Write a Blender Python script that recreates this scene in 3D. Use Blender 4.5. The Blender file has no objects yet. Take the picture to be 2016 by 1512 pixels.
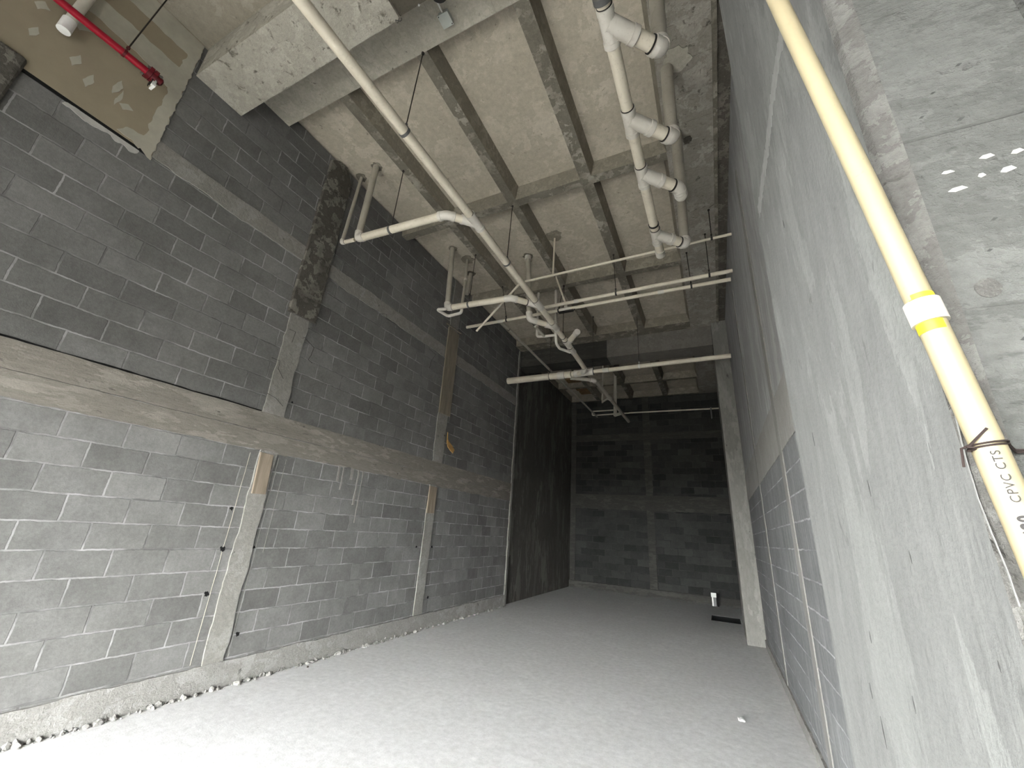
import bpy, bmesh, math, random
from mathutils import Vector, Matrix, noise
random.seed(7)
C = bpy.context.scene.collection
S = bpy.context.scene

# ------------------------------------------------------------------ camera, sky, exposure
cam_d = bpy.data.cameras.new('camera'); cam = bpy.data.objects.new('camera', cam_d); C.objects.link(cam)
YAW, PITCH, ROLL = 0.47038934, 0.34574518, 0.068536606
cy, sy, cp, sp, cr, sr = math.cos(YAW), math.sin(YAW), math.cos(PITCH), math.sin(PITCH), math.cos(ROLL), math.sin(ROLL)
fw = Vector((-sy*cp, cy*cp, sp)); rt = Vector((cy, sy, 0)); up = rt.cross(fw)
r2 = rt*cr + up*sr; u2 = up*cr - rt*sr
cam.matrix_world = Matrix(((r2.x, u2.x, -fw.x, 0), (r2.y, u2.y, -fw.y, 0), (r2.z, u2.z, -fw.z, 1.6), (0, 0, 0, 1)))
cam_d.sensor_width = 36; cam_d.sensor_fit = 'HORIZONTAL'; cam_d.lens = 795.47/2016*36
cam_d.clip_start = 0.02; cam_d.clip_end = 200
S.camera = cam

w = bpy.data.worlds.new('sky'); S.world = w; w.use_nodes = True
bgn = w.node_tree.nodes['Background']
bgn.inputs[0].default_value = (0.975, 0.99, 0.995, 1); bgn.inputs[1].default_value = 12.0

S.view_settings.view_transform = 'Standard'; S.view_settings.look = 'None'
S.view_settings.gamma = 1; S.view_settings.use_curve_mapping = False
S.view_settings.exposure = 2.36

# ------------------------------------------------------------------ materials
class N:
    def __init__(s, name, rough=0.85, spec=0.25):
        s.m = bpy.data.materials.new(name); s.m.use_nodes = True
        s.t = s.m.node_tree; s.b = s.t.nodes['Principled BSDF']
        s.b.inputs['Roughness'].default_value = rough
        s.b.inputs['Specular IOR Level'].default_value = spec
        s.co = s.t.nodes.new('ShaderNodeTexCoord').outputs['Object']
    def add(s, kind, ins=None, **kw):
        n = s.t.nodes.new(kind)
        for k, v in kw.items(): setattr(n, k, v)
        for k, v in (ins or {}).items():
            if hasattr(v, 'links') or isinstance(v, bpy.types.NodeSocket): s.t.links.new(v, n.inputs[k])
            else: n.inputs[k].default_value = v
        return n
    def vec(s, scale=(1, 1, 1), loc=(0, 0, 0)):
        return s.add('ShaderNodeMapping', {'Vector': s.co, 'Scale': scale, 'Location': loc}).outputs[0]
    def noise(s, scale, detail=6, rough=0.6, v=None, dist=0.0):
        return s.add('ShaderNodeTexNoise', {'Vector': v or s.co, 'Scale': scale, 'Detail': detail, 'Roughness': rough, 'Distortion': dist}).outputs['Fac']
    def ramp(s, f, a, b, ca=(0, 0, 0, 1), cb=(1, 1, 1, 1)):
        n = s.add('ShaderNodeValToRGB', {'Fac': f}); e = n.color_ramp.elements
        e[0].position = a; e[1].position = b; e[0].color = ca; e[1].color = cb
        return n.outputs[0]
    def mix(s, f, a, b, mode='MIX'):
        n = s.add('ShaderNodeMix', data_type='RGBA', blend_type=mode)
        for i, v in ((0, f), (6, a), (7, b)):
            if isinstance(v, bpy.types.NodeSocket): s.t.links.new(v, n.inputs[i])
            elif i == 0: n.inputs[0].default_value = v
            else: n.inputs[i].default_value = v if len(v) == 4 else (*v, 1)
        return n.outputs[2]
    def math(s, op, a, b):
        n = s.add('ShaderNodeMath', operation=op)
        for i, v in ((0, a), (1, b)):
            if isinstance(v, bpy.types.NodeSocket): s.t.links.new(v, n.inputs[i])
            else: n.inputs[i].default_value = v
        return n.outputs[0]
    def col(s, c): 
        if isinstance(c, bpy.types.NodeSocket): s.t.links.new(c, s.b.inputs['Base Color'])
        else: s.b.inputs['Base Color'].default_value = (*c, 1)
    def bump(s, h, strength=0.4, dist=0.02):
        n = s.add('ShaderNodeBump', {'Height': h, 'Strength': strength, 'Distance': dist})
        s.t.links.new(n.outputs[0], s.b.inputs['Normal'])

def concrete(name, base, dark, light=None, stretch=(1, 1, 1), big=0.9, mid=5, pits=0.0, pitcol=(0.03, 0.028, 0.024), lines=None, bump=0.35, var=(0.3, 0.72), seed=0, fleck=0.35, linestr=0.7):
    k = N(name, 0.9, 0.15); v = k.vec(stretch, (seed*3.7, seed*1.3, seed*2.1)); light = light or tuple(min(1, c*1.25) for c in base)
    n1 = k.noise(big, 8, 0.62, v, 0.3); n2 = k.noise(mid, 9, 0.66, v, 0.25); n5 = k.noise(mid*5, 6, 0.65, v); n3 = k.noise(85, 4, 0.6)
    c = k.mix(k.ramp(n1, var[0], var[1]), (*dark, 1), (*base, 1))
    c = k.mix(k.math('MULTIPLY', k.ramp(n2, 0.48, 0.82), 0.75), c, (*light, 1))
    c = k.mix(k.math('MULTIPLY', k.ramp(n2, 0.48, 0.24), 0.8), c, (*dark, 1))
    c = k.mix(1.0, c, k.ramp(n5, 0.25, 0.75, (0.84, 0.84, 0.84, 1), (1.13, 1.13, 1.13, 1)), 'MULTIPLY')
    c = k.mix(1.0, c, k.ramp(n3, 0.3, 0.7, (0.93, 0.93, 0.93, 1), (1.06, 1.06, 1.06, 1)), 'MULTIPLY')
    c = k.mix(k.math('MULTIPLY', k.ramp(k.noise(34, 3, 0.55, v), 0.69, 0.76), fleck), c, (*(x*0.35 for x in dark), 1))
    h = k.math('ADD', k.math('ADD', k.math('MULTIPLY', n2, 1.0), k.math('MULTIPLY', n5, 0.5)), k.math('MULTIPLY', n3, 0.3))
    if pits:
        pn = k.noise(13, 5, 0.65, v, 0.6)
        pm = k.ramp(pn, 0.66 - pits*0.12, 0.74 - pits*0.08)
        c = k.mix(k.math('MULTIPLY', pm, 0.8), c, (*pitcol, 1)); h = k.math('SUBTRACT', h, k.math('MULTIPLY', pm, 0.4))
    if lines:                      # formwork board joints: (axis along, axis across, board length, board width, shift)
        a, b, bl, bw, sh = lines
        sx = k.add('ShaderNodeSeparateXYZ', {0: k.co}).outputs
        dv = k.math('MULTIPLY', k.noise(2.5, 3, 0.5), 0.02)
        cv = k.add('ShaderNodeCombineXYZ', {0: sx[a], 1: k.math('ADD', k.math('ADD', sx[b], sh), dv)}).outputs[0]
        br = k.add('ShaderNodeTexBrick', {'Vector': cv, 'Scale': 1, 'Mortar Size': 0.0028, 'Mortar Smooth': 0.8, 'Brick Width': bl, 'Row Height': bw}).outputs['Fac']
        lm = k.math('MULTIPLY', br, k.ramp(n2, 0.42, 0.6))
        c = k.mix(k.math('MULTIPLY', lm, linestr), c, (*(x*0.3 for x in dark), 1)); h = k.math('SUBTRACT', h, k.math('MULTIPLY', lm, linestr))
    k.col(c); k.bump(h, bump, 0.02)
    return k.m

def blocks(name, axis, c1, c2, mortar, shift_h=0.01, shift_v=0.24, streak=0.0, wid=0.4, msize=0.0075, bump=0.6):
    k = N(name, 0.92, 0.12)
    sx = k.add('ShaderNodeSeparateXYZ', {0: k.co}).outputs
    wob = k.add('ShaderNodeTexNoise', {'Vector': k.co, 'Scale': 9, 'Detail': 4, 'Roughness': 0.65}).outputs['Color']
    ws = k.add('ShaderNodeSeparateXYZ', {0: wob}).outputs
    u = k.math('ADD', k.math('SUBTRACT', sx[axis], shift_h), k.math('MULTIPLY', k.math('SUBTRACT', ws[0], 0.5), 0.024))
    v = k.math('ADD', k.math('SUBTRACT', sx[2], shift_v), k.math('MULTIPLY', k.math('SUBTRACT', ws[1], 0.5), 0.024))
    cv = k.add('ShaderNodeCombineXYZ', {0: u, 1: v}).outputs[0]
    br = k.add('ShaderNodeTexBrick', {'Vector': cv, 'Scale': 1, 'Mortar Size': msize, 'Mortar Smooth': 0.35, 'Brick Width': wid, 'Row Height': 0.2,
               'Color1': (*c1, 1), 'Color2': (*c2, 1), 'Mortar': (*c1, 1)})
    f = br.outputs['Fac']
    n1 = k.noise(0.7, 6, 0.6); n2 = k.noise(7, 8, 0.7); n3 = k.noise(110, 3, 0.6); n4 = k.noise(3.0, 4, 0.6)
    c = k.mix(1.0, br.outputs['Color'], k.ramp(n1, 0.25, 0.75, (0.78, 0.78, 0.78, 1), (1.1, 1.1, 1.08, 1)), 'MULTIPLY')
    c = k.mix(1.0, c, k.ramp(n2, 0.3, 0.75, (0.86, 0.86, 0.86, 1), (1.12, 1.12, 1.12, 1)), 'MULTIPLY')
    if streak:
        sn = k.noise(9, 5, 0.6, k.vec((1, 1, 0.05)))
        c = k.mix(k.math('MULTIPLY', k.ramp(sn, 0.5, 0.72), streak), c, (*(min(1, x*1.5) for x in mortar), 1))
        c = k.mix(k.math('MULTIPLY', k.ramp(sn, 0.46, 0.3), streak), c, (*(x*0.6 for x in c1), 1))
    n5 = k.noise(2.3, 5, 0.6); n6 = k.noise(38, 5, 0.7)
    c = k.mix(1.0, c, k.ramp(n5, 0.3, 0.7, (0.88, 0.88, 0.87, 1), (1.1, 1.1, 1.1, 1)), 'MULTIPLY')
    c = k.mix(1.0, c, k.ramp(n6, 0.3, 0.72, (0.86, 0.86, 0.86, 1), (1.14, 1.14, 1.14, 1)), 'MULTIPLY')
    mcol = k.mix(k.ramp(n4, 0.38, 0.62), (*(x*0.95 for x in c1), 1), (*mortar, 1))
    c = k.mix(f, c, mcol)
    k.col(c)
    h = k.math('ADD', k.math('MULTIPLY', f, k.math('SUBTRACT', k.math('MULTIPLY', n4, 1.6), 1.1)), k.math('ADD', k.math('MULTIPLY', n2, 0.25), k.math('MULTIPLY', n3, 0.12)))
    k.bump(h, bump, 0.02)
    return k.m

def pvc(name, base, dirt, amount=0.5, rough=0.42):
    k = N(name, rough, 0.4)
    n1 = k.noise(2.2, 6, 0.6); n2 = k.noise(26, 5, 0.7); n3 = k.noise(90, 2, 0.5)
    c = k.mix(k.ramp(n1, 0.42, 0.75), (*base, 1), (*(b*0.6 + d*0.4 for b, d in zip(base, dirt)), 1))
    c = k.mix(k.math('MULTIPLY', k.ramp(n2, 0.55, 0.75), amount), c, (*dirt, 1))
    c = k.mix(k.math('MULTIPLY', k.ramp(n3, 0.7, 0.78), amount*1.2), c, (*(d*0.35 for d in dirt), 1))
    k.col(c); return k.m

def plain(name, c, rough=0.6, metal=0.0, var=0.25, scale=14):
    k = N(name, rough, 0.35); n = k.noise(scale, 6, 0.65)
    k.col(k.mix(k.ramp(n, 0.3, 0.75), (*(x*(1-var) for x in c), 1), (*(min(1, x*(1+var)) for x in c), 1)))
    k.b.inputs['Metallic'].default_value = metal; k.bump(n, 0.1, 0.005); return k.m

def wood(name, c, d):
    k = N(name, 0.8, 0.2); n = k.noise(6, 6, 0.6, k.vec((3, 3, 0.35)), 0.8); n2 = k.noise(30, 4, 0.6)
    cc = k.mix(k.ramp(n, 0.3, 0.7), (*d, 1), (*c, 1)); cc = k.mix(k.math('MULTIPLY', k.ramp(n2, 0.6, 0.8), 0.4), cc, (*d, 1))
    k.col(cc); k.bump(n, 0.3, 0.006); return k.m

M = {}
M['floor'] = concrete('floor_concrete', (0.668, 0.664, 0.654), (0.606, 0.602, 0.592), (0.707, 0.702, 0.692), big=0.8, mid=3.2, bump=0.22, var=(0.35, 0.65))
M['ground'] = concrete('outside_paving', (0.19, 0.186, 0.177), (0.155, 0.151, 0.144), bump=0.2)
M['block_left'] = blocks('grey_block_wall', 1, (0.142, 0.141, 0.136), (0.200, 0.199, 0.191), (0.33, 0.328, 0.32))
M['block_right'] = blocks('grey_block_wall_streaked', 1, (0.188, 0.192, 0.192), (0.222, 0.226, 0.225), (0.34, 0.343, 0.34), 0.35, 0.0, 0.45, 4.0)
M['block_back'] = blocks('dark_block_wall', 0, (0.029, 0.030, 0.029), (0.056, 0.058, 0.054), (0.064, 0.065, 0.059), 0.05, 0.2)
M['tie'] = concrete('tie_beam_concrete', (0.32, 0.302, 0.262), (0.175, 0.162, 0.138), (0.40, 0.382, 0.338), stretch=(1, 0.35, 1.5), big=2.0, mid=6, pits=0.25, bump=0.5)
M['tie_pale'] = concrete('tie_column_concrete', (0.30, 0.293, 0.272), (0.23, 0.222, 0.20), (0.35, 0.342, 0.32), big=2.0, mid=6, pits=0.1, bump=0.5)
M['tie_dark'] = concrete('dark_stained_concrete', (0.315, 0.300, 0.258), (0.065, 0.061, 0.052), (0.377, 0.358, 0.311), big=2.5, mid=7, pits=0.5, bump=0.5, lines=(1, 2, 3, 0.62, 0.15))
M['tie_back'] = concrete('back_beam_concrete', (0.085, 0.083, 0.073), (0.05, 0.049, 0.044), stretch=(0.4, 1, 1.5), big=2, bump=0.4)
M['dark_wall'] = concrete('dark_streaky_concrete', (0.19, 0.185, 0.162), (0.08, 0.077, 0.068), stretch=(1, 1, 0.25), big=1.5, bump=0.4)  # darker concrete with mottling drawn out into upright streaks
M['curb'] = concrete('curb_concrete', (0.336, 0.329, 0.311), (0.231, 0.224, 0.207), big=2, mid=8, bump=0.8, pits=0.05)
M['panel'] = concrete('slab_panel_concrete', (0.532, 0.483, 0.393), (0.426, 0.385, 0.307), (0.575, 0.525, 0.433), big=1.1, mid=3.5, bump=0.15, pits=0.12, pitcol=(0.14, 0.125, 0.098), var=(0.3, 0.6))
M['panel_front'] = concrete('walkway_slab_concrete', (0.319, 0.290, 0.236), (0.256, 0.231, 0.184), (0.345, 0.315, 0.260), big=1.1, mid=3.5, bump=0.15, pits=0.12, pitcol=(0.084, 0.075, 0.059), var=(0.3, 0.6))
M['rib_side'] = concrete('rib_side_concrete', (0.343, 0.317, 0.254), (0.220, 0.200, 0.158), big=1.8, mid=6, bump=0.3)
M['rib'] = concrete('rib_bottom_concrete', (0.383, 0.357, 0.295), (0.152, 0.139, 0.110), (0.480, 0.451, 0.374), big=2.2, mid=7, bump=0.5, var=(0.38, 0.62))
M['strip'] = concrete('beam_strip_concrete', (0.541, 0.510, 0.432), (0.408, 0.384, 0.317), big=1.5, mid=5, bump=0.3, lines=(1, 0, 9, 0.6, 0.25), pits=0.1)
M['ceil_right'] = concrete('board_marked_concrete', (0.448, 0.420, 0.367), (0.266, 0.249, 0.210), (0.546, 0.518, 0.455), stretch=(1, 1, 1), big=1.7, mid=6, bump=0.5, lines=(0, 1, 9, 0.36, 0.10), pits=0.45, pitcol=(0.06, 0.055, 0.045))
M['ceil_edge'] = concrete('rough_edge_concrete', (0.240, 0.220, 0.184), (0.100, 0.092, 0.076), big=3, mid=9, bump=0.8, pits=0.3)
M['beam'] = concrete('rough_beam_concrete', (0.473, 0.452, 0.389), (0.341, 0.322, 0.271), (0.525, 0.507, 0.446), big=1.5, mid=5, bump=0.6, pits=0.62, pitcol=(0.075, 0.068, 0.054))
M['beam_dark'] = concrete('dark_beam_concrete', (0.12, 0.108, 0.084), (0.075, 0.067, 0.052), big=1.5, mid=5, bump=0.4)
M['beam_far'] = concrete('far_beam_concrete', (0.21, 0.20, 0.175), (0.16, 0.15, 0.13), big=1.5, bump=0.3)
M['column'] = concrete('smooth_column_concrete', (0.211, 0.215, 0.204), (0.160, 0.162, 0.154), (0.230, 0.234, 0.224), stretch=(1, 1, 0.28), big=1.4, mid=5, bump=0.35, pits=0.14, pitcol=(0.10, 0.10, 0.095), var=(0.28, 0.66))
M['column_front'] = concrete('board_marked_column_concrete', (0.136, 0.138, 0.129), (0.095, 0.097, 0.089), (0.170, 0.172, 0.163), stretch=(0.7, 1, 1.5), big=1.6, mid=9, bump=0.8, pits=0.22, pitcol=(0.07, 0.07, 0.066), lines=(0, 2, 9, 0.28, 0.05), linestr=0.22)
M['chamfer'] = concrete('rough_chamfer_concrete', (0.21, 0.207, 0.192), (0.11, 0.107, 0.098), (0.30, 0.295, 0.275), big=4, mid=14, bump=0.9, pits=0.4)
M['pillar'] = concrete('pillar_concrete', (0.27, 0.265, 0.24), (0.18, 0.176, 0.157), stretch=(1, 1, 0.3), big=1.5, bump=0.35, pits=0.15)
M['right_upper'] = concrete('streaked_grey_render', (0.405, 0.405, 0.393), (0.270, 0.270, 0.264), (0.510, 0.510, 0.495), stretch=(1, 0.8, 0.13), big=3, mid=7, bump=0.3, pits=0.08)
M['right_beam'] = concrete('pale_tie_beam', (0.33, 0.322, 0.30), (0.25, 0.243, 0.225), stretch=(1, 1, 0.4), big=2, bump=0.35)
M['right_band'] = concrete('mortar_band', (0.257, 0.251, 0.234), (0.195, 0.190, 0.176), stretch=(1, 1, 0.4), big=2, bump=0.35)
M['pvc'] = pvc('cream_pvc', (0.70, 0.645, 0.52), (0.33, 0.28, 0.20), 0.45)
M['pvc_grey'] = pvc('greyer_pvc', (0.42, 0.39, 0.32), (0.22, 0.195, 0.15), 0.6)  # cream pipe colour made darker and greyer
M['fit'] = pvc('white_pvc_fitting', (0.64, 0.61, 0.54), (0.36, 0.32, 0.25), 0.35)
M['cpvc'] = pvc('pale_yellow_cpvc', (0.328, 0.283, 0.176), (0.254, 0.205, 0.119), 0.25)
M['glue'] = plain('yellow_cement', (0.62, 0.50, 0.03), 0.35)
M['mark'] = plain('black_primer', (0.02, 0.018, 0.016), 0.6)
M['steel'] = plain('dull_steel', (0.10, 0.095, 0.085), 0.55, 0.5)
M['rod'] = plain('dark_rod', (0.035, 0.03, 0.025), 0.6, 0.4)
M['strap'] = plain('grey_strap', (0.13, 0.13, 0.125), 0.5, 0.3)
M['red'] = plain('red_enamel', (0.27, 0.005, 0.018), 0.33, 0.0, 0.15)
M['red_dark'] = plain('dark_red_enamel', (0.10, 0.006, 0.010), 0.4, 0.0, 0.2)
M['white'] = plain('white_plastic', (0.75, 0.75, 0.72), 0.5, 0, 0.08)
M['paper'] = plain('drywall_paper', (0.289, 0.247, 0.175), 0.9, 0, 0.10, 3)
M['mud'] = plain('joint_compound', (0.405, 0.385, 0.317), 0.9, 0, 0.12, 6)
M['flake'] = plain('white_plaster', (0.42, 0.41, 0.38), 0.9, 0, 0.15)
M['smear'] = plain('pale_cement_smear', (0.245, 0.247, 0.235), 0.9, 0, 0.15, 20)
M['scar'] = plain('dark_scar', (0.05, 0.05, 0.047), 0.9, 0, 0.3, 30)
M['black'] = plain('flat_black', (0.004, 0.004, 0.004), 0.9)  # mainly paints the shade inside gaps, holes and pipe mouths
M['jbox'] = plain('pale_grey_box', (0.47, 0.50, 0.46), 0.5, 0, 0.06)
M['wood'] = wood('grey_brown_wood', (0.30, 0.25, 0.19), (0.19, 0.155, 0.115))
M['wood_dark'] = wood('old_board_wood', (0.266, 0.235, 0.182), (0.168, 0.147, 0.112))
M['form'] = wood('formwork_wood', (0.26, 0.17, 0.085), (0.12, 0.075, 0.035))
M['card'] = plain('tan_card', (0.40, 0.24, 0.085), 0.8, 0, 0.3)
M['rust'] = plain('rusty_wire', (0.035, 0.024, 0.021), 0.7, 0.3)
M['crumb'] = M['curb']

# ------------------------------------------------------------------ object helpers
def link(name, me, mats, parent=None):
    o = bpy.data.objects.new(name, me); C.objects.link(o)
    for m in (mats if isinstance(mats, (list, tuple)) else [mats]): me.materials.append(m)
    if parent: o.parent = parent
    return o
def fin(name, bm, mats, parent=None, smooth=False):
    bmesh.ops.recalc_face_normals(bm, faces=bm.faces)
    me = bpy.data.meshes.new(name); bm.to_mesh(me); bm.free()
    if smooth:
        for p in me.polygons: p.use_smooth = True
        me.set_sharp_from_angle(angle=math.radians(42))
    return link(name, me, mats, parent)
def tag(o, label, cat=None, group=None, kind=None):
    if label: o['label'] = label
    if cat: o['category'] = cat
    if group: o['group'] = group
    if kind: o['kind'] = kind
    return o
def thing(name, label, cat, loc=(0, 0, 0), group=None):
    o = bpy.data.objects.new(name, None); C.objects.link(o); o.location = loc; o.empty_display_size = 0.1
    return tag(o, label, cat, group)
def shift(o, loc):          # mesh made in world numbers, parent at loc
    o.data.transform(Matrix.Translation(-Vector(loc))); return o
def box(bm, x0, x1, y0, y1, z0, z1, mi=0):
    vs = [bm.verts.new((x, y, z)) for x in (x0, x1) for y in (y0, y1) for z in (z0, z1)]
    fs = []
    for q in ((0, 1, 3, 2), (4, 6, 7, 5), (0, 4, 5, 1), (2, 3, 7, 6), (0, 2, 6, 4), (1, 5, 7, 3)):
        f = bm.faces.new([vs[i] for i in q]); f.material_index = mi; fs.append(f)
    return fs
def struct(name, bm, mats, label, cat, smooth=False):
    return tag(fin(name, bm, mats, None, smooth), label, cat, None, 'structure')

def fillet(pts, rad, n=7):
    pts = [Vector(p) for p in pts]; out = [pts[0]]
    for i in range(1, len(pts)-1):
        a, b, c = pts[i-1], pts[i], pts[i+1]
        d1 = (a-b); d2 = (c-b); l = min(rad, d1.length*0.49, d2.length*0.49)
        p1 = b + d1.normalized()*l; p2 = b + d2.normalized()*l
        for j in range(n+1):
            t = j/n; out.append(p1*(1-t)**2 + b*2*t*(1-t) + p2*t*t)
    out.append(pts[-1]); return out
def tube(bm, pts, r, seg=20, caps=True, mi=0, hollow=0.0):
    pts = [Vector(p) for p in pts]; rings = []
    t0 = (pts[1]-pts[0]).normalized()
    ref = Vector((0, 0, 1)) if abs(t0.z) < 0.9 else Vector((1, 0, 0))
    u = t0.cross(ref).normalized()
    for i, p in enumerate(pts):
        t = (pts[min(i+1, len(pts)-1)] - pts[max(i-1, 0)]).normalized()
        u = (u - t*u.dot(t)).normalized(); v = t.cross(u)
        rr = r[i] if isinstance(r, (list, tuple)) else r
        rings.append([bm.verts.new(p + (u*math.cos(2*math.pi*k/seg) + v*math.sin(2*math.pi*k/seg))*rr) for k in range(seg)])
    for a, b in zip(rings, rings[1:]):
        for k in range(seg):
            f = bm.faces.new((a[k], a[(k+1) % seg], b[(k+1) % seg], b[k])); f.material_index = mi
    if caps:
        for rg in (rings[0], rings[-1]):
            f = bm.faces.new(rg); f.material_index = mi
def ringband(bm, c, d, r, w, mi=0, seg=24):
    c = Vector(c); d = Vector(d).normalized(); tube(bm, [c-d*w/2, c+d*w/2], r, seg, True, mi)

class Net:
    """a glued plumbing run: straight runs, elbows and wyes as parts of one thing"""
    def __init__(s, name, label, cat, loc, group=None): s.o = thing(name, label, cat, loc, group); s.loc = Vector(loc)
    def _f(s, name, bm, mats, label=None, parent=None):
        o = fin(name, bm, mats, None, True); shift(o, s.loc); o.parent = parent or s.o
        if label: o['label'] = label
        return o
    def run(s, pts, r, name='pipe_run', mat='pvc', label=None, seg=20, open_end=False):
        bm = bmesh.new(); tube(bm, pts, r, seg)
        if open_end:
            a, b = Vector(pts[-2]), Vector(pts[-1]); d = (b-a).normalized()
            tube(bm, [b, b+d*0.002], r*0.8, seg, True, 1)
        return s._f(name, bm, [M[mat], M['black']], label)
    def elbow(s, a, b, c, r, mat='fit', k=2.2, mark=True):
        a, b, c = Vector(a), Vector(b), Vector(c); d1 = (a-b).normalized(); d2 = (c-b).normalized()
        L = r*k
        bm = bmesh.new(); tube(bm, fillet([b+d1*L, b, b+d2*L], L*0.95, 8), r*1.12)
        for d in (d1, d2):
            ringband(bm, b+d*(L-r*0.35), d, r*1.2, r*0.75)
            if mark: ringband(bm, b+d*(L+0.002), d, r*1.06, 0.006, 1)
        return s._f('elbow', bm, [M[mat], M['mark']])
    def wye(s, p, axis, br, r, rb=None, mat='fit', back=None, name='wye_fitting'):
        p = Vector(p); ax = Vector(axis).normalized(); b = Vector(br).normalized(); rb = rb or r; back = back or r*3.4
        bm = bmesh.new()
        tube(bm, [p-ax*back, p+ax*r*2.0], r*1.12)
        tube(bm, [p, p+b*rb*4.0], rb*1.1)
        for c, d, q in ((p-ax*(back-r*0.4), ax, r), (p+ax*r*1.6, ax, r), (p+b*(rb*3.7), b, rb)): ringband(bm, c, d, q*1.2, q*0.8)
        for c, d, q in ((p-ax*(back+0.003), ax, r), (p+ax*(r*2.0+0.003), ax, r), (p+b*(rb*4.1+0.003), b, rb)): ringband(bm, c, d, q*1.06, 0.006, 1)
        return s._f(name, bm, [M[mat], M['mark']])
    def collar(s, c, d, r, w=None, mat='fit', name='coupling', mark=False):
        bm = bmesh.new(); ringband(bm, c, d, r*1.16, w or r*2.2)
        if mark:
            dd = Vector(d).normalized(); ringband(bm, Vector(c)+dd*(w or r*2.2)*0.51, d, r*1.06, 0.006, 1)
        return s._f(name, bm, [M[mat], M['mark']])

def hanger(label, top, clamp, axis, r, group='threaded rod hangers', mat='strap', band=0.028):
    top = Vector(top); c = Vector(clamp); ax = Vector(axis).normalized()
    t = thing('pipe_hanger', label, 'pipe hanger', top, group)
    n = Net.__new__(Net); n.o = t; n.loc = top
    d = (top-c).normalized(); e = c + d*(r+0.05)
    bm = bmesh.new(); tube(bm, [e, top], 0.0055, 8); ringband(bm, top - Vector((0, 0, 0.008)), (0, 0, 1), 0.016, 0.014, 0, 12); n._f('rod', bm, M['rod'])
    bm = bmesh.new(); ringband(bm, c, ax, r*1.05+0.004, band, 0, 28)
    lug = d.cross(ax).normalized()
    for s in (-1, 1): tube(bm, [c + lug*r*0.55*s + d*r*0.86, e + lug*0.006*s], 0.006, 8)
    ringband(bm, e, d, 0.013, 0.022, 0, 6)
    n._f('clamp', bm, M[mat])
    return t

# ------------------------------------------------------------------ the setting
XL, XR, YB, ZS, ZR = -4.447, 0.56, 14.0, 6.45, 6.24

def fract(x, y, z=0.0): return noise.noise(Vector((x, y, z)))
# floor with a rectangular opening by the far pillar
bm = bmesh.new()
xs = [-4.75, -0.33, 0.26, 0.75]; ys = [0.9, 11.2, 11.98, 14.1]
for i in range(3):
    for j in range(3):
        if (i, j) == (1, 1): continue
        bm.faces.new([bm.verts.new(p) for p in ((xs[i], ys[j], 0), (xs[i+1], ys[j], 0), (xs[i+1], ys[j+1], 0), (xs[i], ys[j+1], 0))])
bmesh.ops.remove_doubles(bm, verts=bm.verts, dist=1e-4)
r_ = bmesh.ops.extrude_face_region(bm, geom=list(bm.faces))
bmesh.ops.translate(bm, vec=(0, 0, -0.5), verts=[v for v in r_['geom'] if isinstance(v, bmesh.types.BMVert)])
struct('floor', bm, M['floor'], 'pale dusty concrete floor with a rectangular opening by the far pillar', 'floor')
bm = bmesh.new(); box(bm, -0.4, 0.33, 11.1, 12.05, -0.55, -0.5)
for q in ((-0.33, -0.322, 11.2, 11.98), (0.252, 0.26, 11.2, 11.98), (-0.33, 0.26, 11.2, 11.208), (-0.33, 0.26, 11.972, 11.98)): box(bm, *q, -0.52, -0.003)
struct('floor_pit', bm, M['black'], 'opening in the floor beside the far pillar, its shade painted as a black liner', 'pit')  # black liner paints the pit's shade over the pale floor sides
bm = bmesh.new(); box(bm, -40, 40, -45, 0.9, -0.25, -0.0)
struct('ground', bm, M['ground'], 'pale paving outside the open shop front', 'ground')

# left wall, with a dark gap left open under the slab
bm = bmesh.new(); box(bm, XL-0.055, XL, 0.15, 9.1, 0, 6.422); box(bm, XL-0.25, XL-0.05, 0.15, 9.1, 0, 6.6)
struct('wall_left', bm, M['block_left'], 'long grey concrete block wall on the left', 'wall')
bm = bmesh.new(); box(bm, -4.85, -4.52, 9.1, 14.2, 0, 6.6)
struct('wall_left_rear', bm, M['dark_wall'], 'dark concrete wall at the rear left', 'wall')
bm = bmesh.new(); box(bm, XR, XR+0.2, 1.2, 9.3, 0, 2.42); 
struct('wall_right', bm, M['block_right'], 'streaked blue grey block wall low on the right', 'wall')
bm = bmesh.new(); box(bm, XR, XR+0.2, 1.2, 9.3, 2.40, 6.6)
struct('wall_right_upper', bm, M['right_upper'], 'streaked grey upper wall on the right between near and far pillar', 'wall')
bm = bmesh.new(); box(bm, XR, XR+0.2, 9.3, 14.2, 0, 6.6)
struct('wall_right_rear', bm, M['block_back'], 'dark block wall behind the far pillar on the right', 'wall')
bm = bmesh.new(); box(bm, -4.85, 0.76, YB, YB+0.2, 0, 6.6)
struct('wall_back', bm, M['block_back'], 'dark concrete block wall at the far end', 'wall')

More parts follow.
